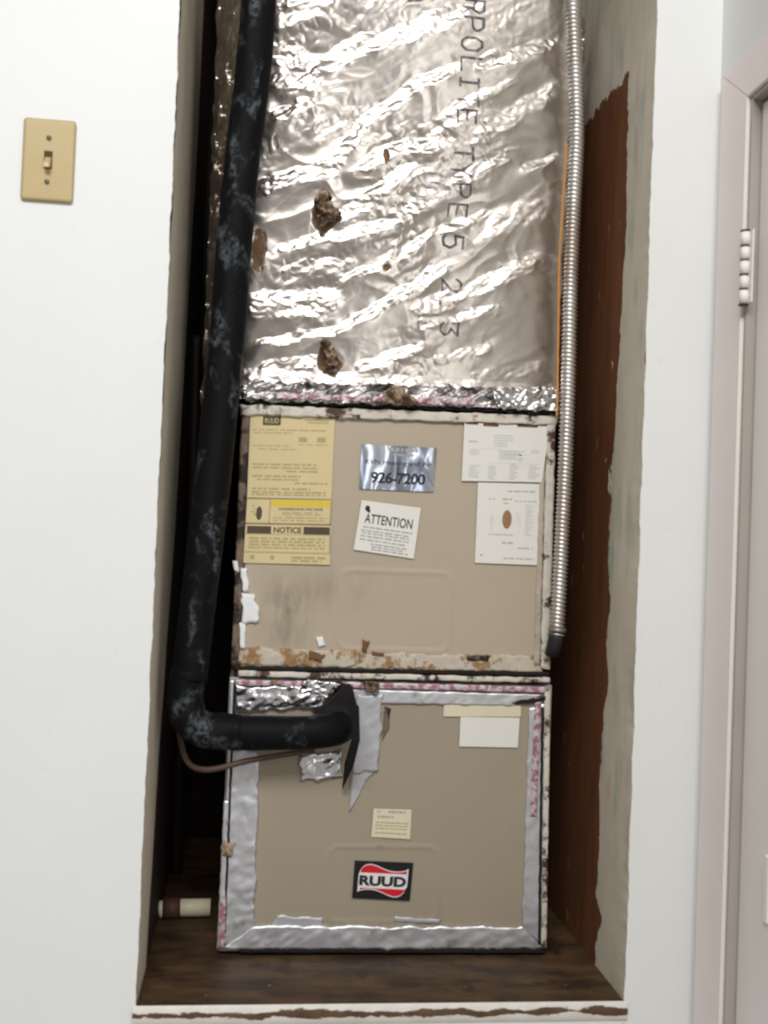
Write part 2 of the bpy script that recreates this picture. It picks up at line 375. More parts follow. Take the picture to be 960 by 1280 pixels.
# ------------------------------------------------------------------ door in the right-hand wall
XC = 0.789   # face of the casing
ya_, yi_ = -0.0226, -0.1115
zc_top, zc_in = 1.3535, 1.287
yh0, yh1 = -0.95, -1.04    # far jamb of the door, out of frame
bm = bmesh.new(); add_box(bm, RX, RX+.1, yi_-.004, .0, FLOORZ, ZTOP+.55); add_box(bm, RX, RX+.1, -1.16, yh0, FLOORZ, ZTOP+.55); add_box(bm, RX, RX+.1, yh0, yi_-.004, zc_in+.004, ZTOP+.55)
struct(bm_obj('wall_right', bm, M['wall']))
def prism_x(name, poly, x0, x1, mat, parent=None, bev=.0015):
    bm = bmesh.new(); a = [bm.verts.new((x0, y, z)) for y, z in poly]; b = [bm.verts.new((x1, y, z)) for y, z in poly]
    k = len(poly); bm.faces.new(a); bm.faces.new(b[::-1])
    for i in range(k): bm.faces.new((a[i], b[i], b[(i+1) % k], a[(i+1) % k]))
    if bev: bmesh.ops.bevel(bm, geom=list(bm.edges), offset=bev, segments=2, affect='EDGES')
    return bm_obj(name, bm, mat, parent)
trim = struct(prism_x('trim_2', [(ya_, FLOORZ), (ya_, zc_top), (yi_, zc_in), (yi_, FLOORZ)], XC, RX+.002, M['trim']))
struct(prism_x('trim_3', [(ya_, zc_top), (yh1, zc_top), (yh0, zc_in), (yi_, zc_in)], XC, RX+.002, M['trim']))
# jamb lining (grey strip) and the door leaf
XD = 0.8065
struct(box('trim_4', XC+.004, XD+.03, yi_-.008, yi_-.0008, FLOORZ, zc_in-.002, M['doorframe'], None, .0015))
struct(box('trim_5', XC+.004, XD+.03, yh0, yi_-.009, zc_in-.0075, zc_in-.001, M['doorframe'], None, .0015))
door = bpy.data.objects.new('door_1', None); C.objects.link(door); struct(door); door.location = (XD, yi_, FLOORZ)
yd0 = yi_-.0105
box('door_leaf', XD, XD+.032, yh0+.004, yd0, FLOORZ+.01, zc_in-.012, M['door'], door, .002)
zpan = atx(957, 1152, XD).z
pm = bmesh.new()
y_p1 = atx(957.5, 1120, XD).y
add_box(pm, XD-.004, XD+.001, y_p1-.012, y_p1, zpan, zpan+.085, .0012)
bm_obj('raised_molding', pm, M['door'], door)
# hinge
h0 = atx(941, 286, XC); h1 = atx(939, 377, XC); hy = yi_-.012
hinge = bm = bmesh.new(); add_box(bm, XC+.0005, XC+.0028, hy-.018, hy+.003, h1.z, h0.z, .0006)
leaf = bm_obj('hinge', bm, M['trim'], door)
kz = np.linspace(h1.z, h0.z, 6)
for i in range(5):
    r_ = .0062 if i % 2 == 0 else .0058
    sub(tube('knuckle', [Vector((XC-.003, hy-.002, kz[i]+.0008)), Vector((XC-.003, hy-.002, kz[i+1]-.0008))], r_, M['trim'], None, 14), leaf)
vs_, fs_ = [], []
for i in range(1, 5): tube_geo([Vector((XC-.003, hy-.002, kz[i]-.0012)), Vector((XC-.003, hy-.002, kz[i]+.0012))], lambda s, a: .0064, 14, True, vs_, fs_)
for z_ in (h0.z+.001, h1.z-.001): tube_geo([Vector((XC-.003, hy-.002, z_-.001)), Vector((XC-.003, hy-.002, z_+.001))], lambda s, a: .0068, 14, True, vs_, fs_)
sub(link_mesh('dark_joint', vs_, fs_, M['joint_brown'], None, False), leaf)
bpy.context.view_layer.update()

# ------------------------------------------------------------------ light switch
SX, SZ = -0.2039, 1.2162
sw = thing('light_switch', 'almond plastic toggle light switch on the white wall left of the closet opening', 'light switch', (SX+.035, 0, SZ-.057))
tilt = 0.0
bm = bmesh.new(); add_box(bm, SX, SX+.070, -.006, 0, SZ-.114, SZ, .004, 3); bm_obj('cover_plate', bm, M['almond'], sw)
cxs, czs = SX+.035, SZ-.057
box('toggle_slot', cxs-.0058, cxs+.0058, -.0066, -.004, czs-.0125, czs+.0125, M['slot'], sw, .0006)
bm = bmesh.new()
a = [(-.0045, -.006, -.011), (.0045, -.006, -.011), (.0045, -.006, .004), (-.0045, -.006, .004)]
b = [(-.0036, -.018, -.014), (.0036, -.018, -.014), (.0036, -.0165, -.007), (-.0036, -.0165, -.007)]
A = [bm.verts.new((cxs+p[0], p[1], czs+p[2])) for p in a]; B = [bm.verts.new((cxs+p[0], p[1], czs+p[2])) for p in b]
bm.faces.new(A); bm.faces.new(B)
for i in range(4): bm.faces.new((A[i], A[(i+1) % 4], B[(i+1) % 4], B[i]))
bmesh.ops.bevel(bm, geom=list(bm.edges), offset=.0008, segments=2, affect='EDGES'); bm_obj('toggle', bm, M['almond'], sw)
for dz in (.0305, -.0305):
    s_ = tube('screw', [Vector((cxs, -.0078, czs+dz)), Vector((cxs, -.005, czs+dz))], .0034, M['screw'], sw, 16)
    sub(box('screw_slot', cxs-.0030, cxs+.0030, -.0081, -.0074, czs+dz-.0006, czs+dz+.0006, M['slot']), s_)

# ------------------------------------------------------------------ sheets stuck on a plane facing -y
def patch(name, corners, Y, thick, mat, parent, nu=2, nv=2, crinkle=0.0, edge=0.0, seed=0, cscale=40, smooth=None, curl=0.0):
    """four px corners (tl, tr, br, bl) on the plane y = Y: a sheet of that outline, raised by thick, with skirts"""
    P = [c if isinstance(c, Vector) else at(c[0], c[1], Y) for c in corners]
    u = np.linspace(0, 1, nu)[None, :]; v = np.linspace(0, 1, nv)[:, None]
    def bil(i): return (P[0][i]*(1-u)+P[1][i]*u)*(1-v)+(P[3][i]*(1-u)+P[2][i]*u)*v
    X = bil(0); Z = bil(2)
    if edge:
        m = 1-np.minimum(np.minimum(u, 1-u)*4, 1)*np.ones_like(v); m2 = 1-np.minimum(np.minimum(v, 1-v)*4, 1)*np.ones_like(u)
        X = X+edge*m*fbm(Z*55, X*8, seed+1, 3); Z = Z+edge*m2*fbm(X*55, Z*8, seed+2, 3)
    H = np.full_like(X, thick)
    if crinkle:
        a, b_ = X*.8+Z*.6, -X*.6+Z*.8
        H = H+crinkle*(np.abs(fbm(a*cscale*.5, b_*cscale, seed+3, 4))*1.2)+curl*np.clip(1-v*1.0, 0, 1)*0
    n_, m_ = X.shape; V = [(X[i, j], Y-H[i, j], Z[i, j]) for i in range(n_) for j in range(m_)]; F = []
    for i in range(n_-1):
        for j in range(m_-1): q = i*m_+j; F.append((q, q+m_, q+m_+1, q+1))
    ring = [(0, j) for j in range(m_)]+[(i, m_-1) for i in range(1, n_)]+[(n_-1, j) for j in range(m_-2, -1, -1)]+[(i, 0) for i in range(n_-2, 0, -1)]
    b0 = len(V); V += [(X[i, j], Y, Z[i, j]) for i, j in ring]; k = len(ring)
    for t in range(k):
        i, j = ring[t]; i2, j2 = ring[(t+1) % k]; F.append((i*m_+j, i2*m_+j2, b0+(t+1) % k, b0+t))
    return link_mesh(name, V, F, mat, parent, crinkle > 0 if smooth is None else smooth)

class Sticker:
    """a printed label: local u (right) v (down) 0..1 over its quad; print is a hair proud of the paper"""
    def __init__(s, name, corners, Y, mat, parent, thick=.0006, **k):
        s.P = [at(c[0], c[1], Y) for c in corners]; s.Y = Y-thick; s.o = patch(name, corners, Y, thick, mat, parent, **k); s.n = 0
    def pt(s, u, v, lift=.00015):
        p = (s.P[0]*(1-u)+s.P[1]*u)*(1-v)+(s.P[3]*(1-u)+s.P[2]*u)*v; return Vector((p.x, s.Y-lift, p.z))
    def sizes(s): return (s.P[1]-s.P[0]).length, (s.P[3]-s.P[0]).length
    def quads(s, name, rects, mat, lift=.00015):
        if 1 < len(rects) <= 4:
            for r_ in rects: s.quads(name, [r_], mat, lift)
            return
        q = s._quads(name, rects, mat, lift)
        if len(rects) > 4: q['kind'] = 'stuff'
        return q
    def _quads(s, name, rects, mat, lift):
        V, F = [], []
        for u0, v0, u1, v1 in rects:
            b = len(V); V += [s.pt(u0, v0, lift), s.pt(u1, v0, lift), s.pt(u1, v1, lift), s.pt(u0, v1, lift)]; F.append((b, b+3, b+2, b+1))
        return sub(link_mesh(name, V, F, mat), s.o)
    def poly(s, name, pts, mat, lift=.00015):
        V = [s.pt(u, v, lift) for u, v in pts]; return sub(link_mesh(name, V, [tuple(range(len(V)))[::-1]], mat), s.o)
    def lines(s, rows, mat, seed=1, name='printed_lines', lift=.00015):
        """rows: (v, u0, u1, height): faint text too small to read, broken into words"""
        rnd = random.Random(seed); R = []
        for v, u0, u1, h in rows:
            u = u0
            while u < u1-.01:
                w = min(u1-u, rnd.uniform(.03, .13)); R.append((u, v-h/2, u+w, v+h/2)); u += w+rnd.uniform(.012, .03)
        q = s._quads(name, R, mat, lift); q['kind'] = 'stuff'; return q
    def text(s, body, u0, v0, u1, v1, mat, bold=0.0, lift=.0002, name='lettering', shear=0.0, space=1.0):
        cu = bpy.data.curves.new('lettering', 'FONT'); cu.body = body; cu.offset = bold; cu.shear = shear; cu.space_character = space
        cu.resolution_u = 4
        t = bpy.data.objects.new('lettering', cu); C.objects.link(t); bpy.context.view_layer.update()
        dg = bpy.context.evaluated_depsgraph_get(); me = bpy.data.meshes.new_from_object(t.evaluated_get(dg)); bpy.data.objects.remove(t); bpy.data.curves.remove(cu)
        co = np.array([v.co[:] for v in me.vertices]); mn = co.min(0); mx = co.max(0)
        for v in me.vertices:
            a = (v.co.x-mn[0])/(mx[0]-mn[0]); b = (v.co.y-mn[1])/(mx[1]-mn[1]); v.co = s.pt(u0+(u1-u0)*a, v1+(v0-v1)*b, lift)
        me.name = name; me.materials.clear(); me.materials.append(mat); o = bpy.data.objects.new(name, me); C.objects.link(o); return sub(o, s.o)

# ------------------------------------------------------------------ upper cabinet
upper = thing('blower_cabinet', 'upper tan sheet-metal cabinet covered in stickers under the foil duct', 'furnace', (.36, D+.02, zs))
box('cabinet_body', ux0+.002, ux1-.002, D+.010, D+.60, zs, zt-.001, M['rail_dark'], upper, .002)
# door panel: a field with a pressed bead and a smudge
def panel(name, x0, x1, z0, z1, Y, parent, mat, bead, smudges=()):
    n_, m_ = 110, 120; xa = np.linspace(x0, x1, m_); za = np.linspace(z0, z1, n_); X, Z = np.meshgrid(xa, za)
    bx0, bx1, bz0, bz1, rad = bead; cx_, cz_ = (bx0+bx1)/2, (bz0+bz1)/2
    qx = np.abs(X-cx_)-(bx1-bx0)/2+rad; qz = np.abs(Z-cz_)-(bz1-bz0)/2+rad
    sd = np.hypot(np.maximum(qx, 0), np.maximum(qz, 0))+np.minimum(np.maximum(qx, qz), 0)-rad
    H = .0016*np.exp(-(sd/.0026)**2)+.0006*fbm(X*5, Z*5, 41, 2)
    ed = np.minimum(np.minimum(X-x0, x1-X), np.minimum(Z-z0, z1-Z)); H = H*np.clip(ed/.01, 0, 1)
    S = np.zeros_like(X)
    for (sx, sz, rx, rz, a) in smudges: S = np.maximum(S, a*np.exp(-(((X-sx)/rx)**2+((Z-sz)/rz)**2)))
    Yg = Y-H
    # skirt: pull the outermost ring back to make a folded edge
    ring = np.zeros_like(X, bool); ring[0] = ring[-1] = True; ring[:, 0] = ring[:, -1] = True
    Yg = np.where(ring, Y+.011, Yg)
    return grid_obj(name, X, Yg, Z, mat, parent, {'smudge': S})
pc = [at(*p, D) for p in ((309, 524), (676, 531), (670, 832), (303, 828))]
px0, px1, pz0, pz1 = .1185, .6005, zs+.012, zt-.012
b0 = at(426, 712, D); b1 = at(561, 815, D)
sm1 = at(362, 765, D); sm2 = at(420, 740, D)
panel('access_panel', px0, px1, pz0, pz1, D, upper, M['tan_smudged'], (b0.x, b1.x, b1.z, b0.z, .018), [(sm1.x, sm1.z, .035, .05, .95), (sm2.x, sm2.z, .05, .035, .4)])
# rails round the panel (worn paint)
Yr = D-.004
patch('top_rail', [(300, 506), (697, 521), (695, 532), (301, 519)], D, .006, M['rail_light'], upper, 90, 6, .0018, .0018, 1, 60)
patch('side_rail', [(302, 518), (312, 519), (298, 836), (289, 834)], D, .004, M['rail_dark'], upper, 5, 80, .001, .001, 2, 60)
patch('side_rail', [(683, 531), (693, 532), (686, 836), (675, 834)], D, .006, M['rail_light'], upper, 5, 80, .0015, .0012, 3, 60)
patch('inner_rail', [(676, 533), (682, 533), (674, 832), (667, 830)], D, .003, M['rail_tan'], upper, 4, 60, .001, .001, 4, 60)
patch('bottom_residue', [(300, 808), (445, 814), (443, 834), (297, 830)], D, .0022, M['residue'], upper, 60, 8, .0012, .004, 5, 60)
patch('bottom_residue', [(446, 817), (672, 819), (676, 840), (446, 835)], D, .0020, M['residue'], upper, 70, 8, .0012, .004, 6, 60)
patch('bottom_rail', [(298, 838), (686, 847), (686, 853), (298, 845)], D, .007, M['rail_light'], upper, 90, 4, .001, .001, 7, 60)
patch('seam_gap', [(290, 832), (686, 840), (686, 845), (290, 837)], D, .003, M['darkgap'], upper, 60, 3, .0004, .001, 8, 60)
# scraps
patch('torn_white_scrap', [(302, 741), (318, 742), (324, 776), (303, 780)], D, .0045, M['white_scrap'], upper, 8, 10, .001, .004, 11, 60)
patch('torn_white_scrap', [(302, 712), (309, 710), (311, 738), (304, 741)], D, .0045, M['white_scrap'], upper, 6, 8, .001, .003, 12, 60)
patch('torn_white_scrap', [(300, 779), (307, 779), (306, 812), (300, 812)], D, .0045, M['white_scrap'], upper, 6, 8, .001, .003, 13, 60)
patch('torn_white_scrap', [(292, 702), (298, 701), (299, 715), (293, 714)], D, .0055, M['white_scrap'], upper, 5, 5, .001, .002, 14, 60)
patch('torn_white_scrap', [(395, 796), (403, 796), (406, 807), (398, 809)], D, .0030, M['white_scrap'], upper, 6, 6, .0005, .002, 15, 60)
patch('rust_stain', [(451, 799), (460, 801), (459, 815), (453, 814)], D, .0026, M['rust'], upper, 6, 6, .001, .003, 16, 60)
patch('rust_stain', [(584, 818), (611, 819), (610, 826), (585, 825)], D, .0034, M['rail_dark'], upper, 10, 6, .001, .003, 17, 60)
patch('rust_stain', [(465, 815), (480, 816), (480, 820), (465, 820)], D, .0034, M['rust'], upper, 6, 6, .001, .002, 18, 60)
patch('rust_stain', [(386, 813), (408, 818), (402, 827), (388, 824)], D, .0036, M['rust'], upper, 8, 6, .001, .003, 19, 60)

# stickers on the upper panel
YS = D-.0022
s = Sticker('rating_label', [(313, 517), (419, 519), (414, 624), (309, 622)], YS, M['yellowed'], upper)
s.quads('printed_badge', [(.15, .03, .36, .135)], M['ink_dark']); s.text('RUUD', .175, .05, .335, .11, M['yellowed'], .0, .0003); s.quads('printed_box', [(.64, .05, .93, .075), (.68, .09, .93, .105)], M['ink_grey'])
s.lines([(.19, .03, .9, .014), (.225, .05, .5, .014), (.30, .58, .68, .06), (.30, .80, .9, .06), (.36, .58, .93, .012), (.38, .04, .5, .012), (.42, .1, .55, .012)], M['ink_grey'], 3)
s.lines([(.60, .05, .80, .022), (.64, .05, .82, .02), (.68, .45, .85, .022), (.74, .05, .62, .022), (.78, .1, .62, .018), (.82, .55, .95, .022), (.89, .05, .75, .022), (.93, .05, .93, .022), (.96, .05, .93, .018)], M['ink_grey'], 4)
s = Sticker('warning_label', [(309, 623), (415, 624.5), (413, 656), (307, 654)], YS, M['yellowed'], upper)
s.quads('printed_rule', [(.0, .0, 1, .03), (.265, .03, .28, 1), (.985, .03, 1, 1), (0, .96, 1, 1)], M['ink_grey'])
s.quads('yellow_bar', [(.285, .05, .985, .30)], M['yellow'], .00025)
s.text('HAZARDOUS VOLTAGE', .38, .36, .90, .45, M['ink_dark'], .03)
s.lines([(.55, .42, .85, .05), (.63, .42, .88, .04), (.75, .32, .95, .05), (.86, .32, .92, .05)], M['ink_grey'], 5)
s.poly('printed_hand', [(.15+.035*math.cos(t), .55+.28*math.sin(t)*1.0+.04) for t in np.linspace(0, 2*PI, 20)[:-1]], M['ink_dark'])
s.quads('printed_sparks', [(.06, .27, .09, .33), (.085, .38, .12, .44), (.05, .50, .10, .55), (.08, .60, .12, .66)], M['ink_grey'])
s = Sticker('notice_label', [(307, 655), (413.5, 657), (412.5, 706), (304, 703.5)], YS, M['yellowed'], upper)
s.quads('notice_bar', [(.02, .045, .30, .24), (.68, .045, .99, .24)], M['ink_dark']); s.text('NOTICE', .33, .06, .655, .215, M['ink_dark'], .03)
s.lines([(.36, .05, .93, .05), (.44, .05, .93, .05), (.52, .05, .93, .05), (.60, .05, .93, .04), (.84, .55, .95, .06), (.92, .55, .9, .05)], M['ink_grey'], 6)
s.quads('printed_rule', [(0, .24, 1, .26), (0, .70, 1, .735), (.985, .26, 1, .70)], M['ink_grey'])
for uu in (.10, .33): s.poly('printed_emblem', [(uu+.028*math.cos(t), .85+.06*math.sin(t)) for t in np.linspace(0, 2*PI, 14)[:-1]], M['ink_grey'])
s = Sticker('phone_sticker', [(452.5, 555), (546, 560), (541.5, 615), (449, 611)], YS, M['chrome_sticker'], upper, .0005)
s.text('926-7200', .145, .60, .88, .86, M['ink_black'], .028, space=.92); s.text('KVN Heating and Air', .06, .33, .95, .47, M['ink_black'], .006)
s.lines([(.09, .36, .75, .08), (.20, .42, .70, .05)], M['ink_mid'], 9)
s = Sticker('attention_sticker', [(452, 625), (526, 635), (517, 698.5), (442, 687)], YS, M['paper'], upper, .0008)
s.text('ATTENTION', .10, .25, .90, .44, M['ink_black'], .012)
s.poly('printed_emblem', [(.12+.04*math.cos(t), .15+.06*math.sin(t)) for t in np.linspace(0, 2*PI, 16)[:-1]], M['ink_black'])
s.quads('printed_emblem', [(.13, .17, .17, .23)], M['ink_black'])
s.lines([(.52, .09, .92, .028), (.59, .07, .86, .028), (.64, .09, .88, .025), (.70, .07, .88, .028), (.77, .07, .84, .028), (.84, .26, .86, .026), (.89, .28, .80, .026), (.94, .28, .9, .026)], M['ink_mid'], 10)
s = Sticker('wiring_label', [(580.5, 528), (687, 533), (677, 603), (577, 601)], YS-.0012, M['paper'], upper)
R = []
rr = random.Random(5)
for cx0, cx1, v0, v1, k in ((.06, .18, .30, .34, 2), (.08, .2, .44, .56, 3), (.08, .22, .72, .95, 6), (.32, .45, .72, .97, 7), (.58, .7, .68, .97, 8), (.82, .96, .70, .95, 7), (.45, .75, .45, .62, 5), (.36, .6, .18, .40, 5), (.68, .74, .5, .66, 3), (.82, .95, .42, .5, 2)):
    for i in range(k):
        v = v0+(v1-v0)*(i+.5)/k; w = (cx1-cx0)*rr.uniform(.55, 1); R.append((cx0, v-.009, cx0+w, v+.009))
R += [(.2, .44, .45, .447), (.44, .38, .447, .6), (.3, .68, .95, .686), (.52, .52, .8, .527)]
s.quads('printed_diagram', R, M['ink_pale'])
s.quads('rust_stain', [(.02, 0, .16, .03), (.22, 0, .4, .05), (.62, 0, .86, .035)], M['rust'], .0003)
s = Sticker('parts_label', [(597.5, 603), (675.5, 605), (671, 706.5), (593.5, 703.5)], YS-.0004, M['paper'], upper)
s.lines([(.10, .48, .92, .016), (.20, .40, .55, .018), (.22, .6, .95, .012), (.20, .18, .28, .012), (.25, .42, .5, .012), (.64, .2, .62, .012), (.74, .42, .62, .018), (.80, .68, .92, .014), (.93, .45, .95, .014), (.9, .08, .12, .02)], M['ink_mid'], 12)
R = []
for i in range(22): R.append((.78, .26+i*.018, .78+rr.uniform(.06, .16), .267+i*.018))
for i in range(9): R.append((.62+.03*(i % 3), .36+i*.02, .66+.03*(i % 3), .368+i*.02)); R.append((.22, .40+i*.024, .22+rr.uniform(.02, .06), .408+i*.024))
s.quads('printed_table', R, M['ink_pale'])
s.poly('brown_spot', [(.485+.075*math.cos(t), .45+.115*math.sin(t)) for t in np.linspace(0, 2*PI, 24)[:-1]], M['brown_spot'], .0003)

# ------------------------------------------------------------------ lower cabinet
lx0, lx1 = .1045, .6260
lower = thing('coil_cabinet', 'lower tan sheet-metal cabinet edged with silver foil tape, standing on the brown platform', 'furnace', (.36, D+.02, .006))
box('cabinet_body', lx0+.001, lx1-.001, D+.008, D+.60, .002, zs-.001, M['tape_dull'], lower, .002)
b0 = at(410, 1058, D); b1 = at(546, 1152, D)
panel('access_panel', lx0+.008, lx1-.008, .020, zs-.015, D, lower, M['tan'], (b0.x, b1.x, b1.z, b0.z, .018))
T = lambda name, c, th, mat, nu, nv, cr, ed, sd, sc=50: patch(name, c, D-.0006, th, M[mat], lower, nu, nv, cr, ed, sd, sc)
T('foil_tape', [(288, 938), (324, 940), (318, 1166), (274, 1184)], .0018, 'tape', 14, 70, .0022, .0030, 21)
T('corner_edge', [(288, 850), (293, 850), (285, 1000), (283, 1000)], .0034, 'tape', 4, 50, .0010, .0006, 22)
T('corner_edge', [(280, 1000), (287, 1000), (279, 1184), (271, 1186)], .0034, 'tape', 4, 50, .0014, .0010, 23)
T('seam_gap', [(292, 852), (294.5, 852), (281.5, 1182), (279, 1182)], .0042, 'darkgap', 3, 70, .0004, .0008, 24)
T('printed_tape', [(276, 1120), (283, 1120), (281, 1184), (273, 1184)], .0044, 'redprint', 4, 30, .0006, .001, 25)
T('foil_tape', [(661, 884), (681, 880), (678, 1182), (652, 1160)], .0020, 'tape', 12, 80, .0016, .0018, 26)
T('printed_tape', [(668, 872), (676, 872), (670, 1020), (662, 1020)], .0045, 'redprint', 4, 50, .0005, .0008, 27)
T('seam_gap', [(676, 884), (679, 884), (675, 1180), (672, 1180)], .0044, 'darkgap', 3, 60, .0003, .0008, 28)
T('corner_edge', [(680, 864), (687, 864), (682, 1184), (676, 1184)], .0052, 'rail_light', 4, 60, .0014, .0008, 29)
T('foil_tape', [(318, 1157), (654, 1158), (680, 1185), (276, 1186)], .0024, 'tape', 90, 10, .0022, .0030, 30)
T('tape_residue', [(345, 1143), (404, 1147), (404, 1160), (338, 1160)], .0014, 'tape_dull', 16, 6, .0006, .003, 31)
T('tape_residue', [(492, 1146), (552, 1149), (550, 1154), (492, 1152)], .0014, 'tape_dull', 16, 4, .0006, .002, 32)
T('foil_tape', [(470, 862), (680, 868), (640, 882), (470, 879)], .0022, 'tape', 50, 8, .0010, .0012, 33)
T('printed_tape', [(294, 849), (684, 858), (684, 866), (294, 856)], .0046, 'redprint', 90, 4, .0010, .0010, 34)
T('foil_tape', [(293, 858), (418, 858), (402, 884), (294, 890)], .0040, 'foil_bright', 40, 14, .0048, .003, 35, 60)
T('crumpled_foil', [(380, 850), (424, 852), (412, 872), (376, 864)], .0075, 'foil_bright', 18, 12, .006, .004, 36, 80)
T('foil_scrap', [(374, 944), (428, 938), (427, 971), (376, 976)], .0022, 'foil_bright', 18, 12, .0050, .003, 37, 70)
T('duct_tape', [(446, 868), (479, 868), (472, 962), (440, 968)], .0030, 'tape_dull', 12, 30, .0012, .0035, 38)
T('torn_tape_tail', [(440, 960), (470, 958), (452, 986), (436, 1016)], .0016, 'tape_dull', 8, 16, .0008, .004, 39)
T('duct_tape', [(440, 860), (560, 863), (560, 878), (440, 878)], .0014, 'tape_dull', 30, 5, .0006, .002, 40)
T('rust_lump', [(452, 852), (473, 853), (471, 866), (455, 864)], .0080, 'torn', 12, 10, .005, .004, 41, 90)
T('rust_lump', [(338, 849), (350, 850), (350, 855), (339, 855)], .0070, 'torn', 8, 6, .003, .003, 42, 90)
T('rust_lump', [(279, 1050), (294, 1052), (289, 1068), (277, 1067)], .0060, 'torn', 8, 8, .003, .004, 43, 90)
T('torn_gap', [(414, 853), (441, 855), (444, 900), (420, 900)], .0050, 'darkgap', 14, 18, .004, .005, 44, 60)
T('torn_gap', [(640, 878), (684, 869), (682, 874), (648, 881)], .0052, 'darkgap', 14, 4, .001, .002, 45, 60)
T('rust_stain', [(480, 884), (488, 886), (485, 912), (477, 926)], .0016, 'rail_dark', 6, 12, .0004, .003, 46)
T('dark_bottom_edge', [(300, 1185), (680, 1184), (681, 1191), (300, 1190)], .0030, 'darkgap', 40, 4, .0006, .001, 47)
YL = D-.0018
s = Sticker('cream_label', [(555, 880), (651, 881), (651, 896), (554, 895.5)], YL, M['cream'], lower)
s = Sticker('blank_white_label', [(575.5, 896), (649.5, 897), (647, 934.5), (574, 933)], YL, M['paper'], lower, .0007)
s = Sticker('small_yellowed_label', [(467, 1010.5), (514.5, 1012), (512.5, 1049), (464, 1046)], YL, M['cream'], lower)
s.lines([(.10, .1, .2, .06), (.10, .4, .86, .09), (.28, .12, .56, .08)], M['ink_mid'], 14)
s.lines([(.48, .08, .95, .04), (.58, .08, .95, .04), (.68, .08, .9, .04), (.84, .08, .9, .04)], M['ink_grey'], 15)
s = Sticker('logo_badge', [(443.5, 1075.5), (516.5, 1078.5), (512, 1125.5), (440, 1122)], YL, M['black'], lower, .0016)
def wave_top(u): return .155+.105*(1-math.cos((u-.26)*PI*1.55))/1.0*.62 if u > .26 else .155+.11*((.26-u)/.18)**1.6
top_, bot_ = [], []
def ftop(u):   # wavy upper edge of the flag
    return float(np.interp(u, [.08, .11, .16, .22, .29, .38, .50, .60, .70, .80, .88, .93], [.36, .22, .12, .075, .065, .10, .175, .225, .245, .235, .205, .16]))
def fbot(u): return 1-float(np.interp(1-u, [.08, .11, .16, .22, .29, .38, .50, .60, .70, .80, .88, .93], [.36, .22, .12, .075, .065, .10, .175, .225, .245, .235, .205, .16]))
us = np.linspace(.08, .93, 40)
def band(name, lo, hi, mat, lift, u=us):
    V, F = [], []
    for a in u: V += [s.pt(a, lo(a), lift), s.pt(a, hi(a), lift)]
    for i in range(len(u)-1): F.append((2*i, 2*i+1, 2*i+3, 2*i+2))
    return sub(link_mesh(name, V, F, mat), s.o)
us = np.linspace(.075, .93, 40)
band('flag', lambda u: ftop(max(u, .08)), lambda u: fbot(min(u, .92)), M['logo_white'], .00015)
ui = np.linspace(.115, .905, 36)
band('red_stripe', lambda u: min(ftop(u)+.026, .29), lambda u: .305, M['red'], .0003, ui)
band('red_stripe', lambda u: .715, lambda u: max(fbot(u)-.026, .73), M['red'], .0003, ui)
s.text('RUUD', .10, .38, .905, .655, M['ink_black'], .05, .0003)

# ------------------------------------------------------------------ foil wrapped duct
duct = thing('foil_wrapped_duct', 'duct wrapped in crinkled silver foil insulation with printed letters, on top of the upper cabinet', 'duct', (.365, D+.03, zt))
DX = .0015
fx0, fx1, fz0, fz1 = .106, .6185, zt+.006, 1.56
fl = fx1-fx0; wrap = .16
s_ = np.arange(-wrap, fl+wrap, DX); v_ = np.arange(fz0, fz1, DX); S, V = np.meshgrid(s_, v_)
# cross section: flat front, soft corner, sides run back and flare outwards
def sect(S):
    r = .03; x = np.clip(S, 0, fl); X = fx0+x; Y = np.zeros_like(S)
    o = np.maximum(-S, 0); a = np.clip(o/r, 0, 1.2); X = X-np.where(o > 0, .55*o*np.cos(np.clip(a, 0, 1)*.9)+.1*o, 0); Y = Y+np.where(o > 0, o*np.sin(np.clip(a, 0.2, 1.2)*1.1), 0)
    o = np.maximum(S-fl, 0); a = np.clip(o/r, 0, 1.2); X = X+np.where(o > 0, .45*o*np.cos(np.clip(a, 0, 1)*.9)+.07*o, 0); Y = Y+np.where(o > 0, o*np.sin(np.clip(a, .2, 1.2)*1.1), 0)
    return X, Y
X, Yo = sect(S)
U = S; Vv = V-fz0
th = np.radians(27)+.20*perlin(U*3.1, Vv*3.1, 71)+np.radians(10)*(Vv-.3)
wx = U+.012*fbm(U*6, Vv*6, 61, 2); wz = Vv+.016*fbm(U*6+9, Vv*6, 62, 2)
th0 = np.radians(29)
A = wx*math.cos(th0)+wz*math.sin(th0); B = -wx*math.sin(th0)+wz*math.cos(th0)
# long diagonal folds (sharp crests), finer crinkles, crumple facets
r1 = 1-np.abs(perlin(A*1.7, B*9.0, 81))*1.7
r2 = 1-np.abs(perlin(A*3.6+3, B*19.0, 82))*1.7
r3 = 1-np.abs(perlin(A*9, B*42, 83))*1.7
r4 = np.abs(fbm(U*46, Vv*46, 84, 2, .4))
amp = sstep(-.25, .45, perlin(U*5, Vv*5, 86)); amp2 = sstep(-.1, .5, perlin(U*6+4, Vv*6, 87))
lowf = fbm(U*4, Vv*4, 85, 2)
flatR = sstep(fl-.02, fl-.13, U)*.7+.3     # right margin is tauter
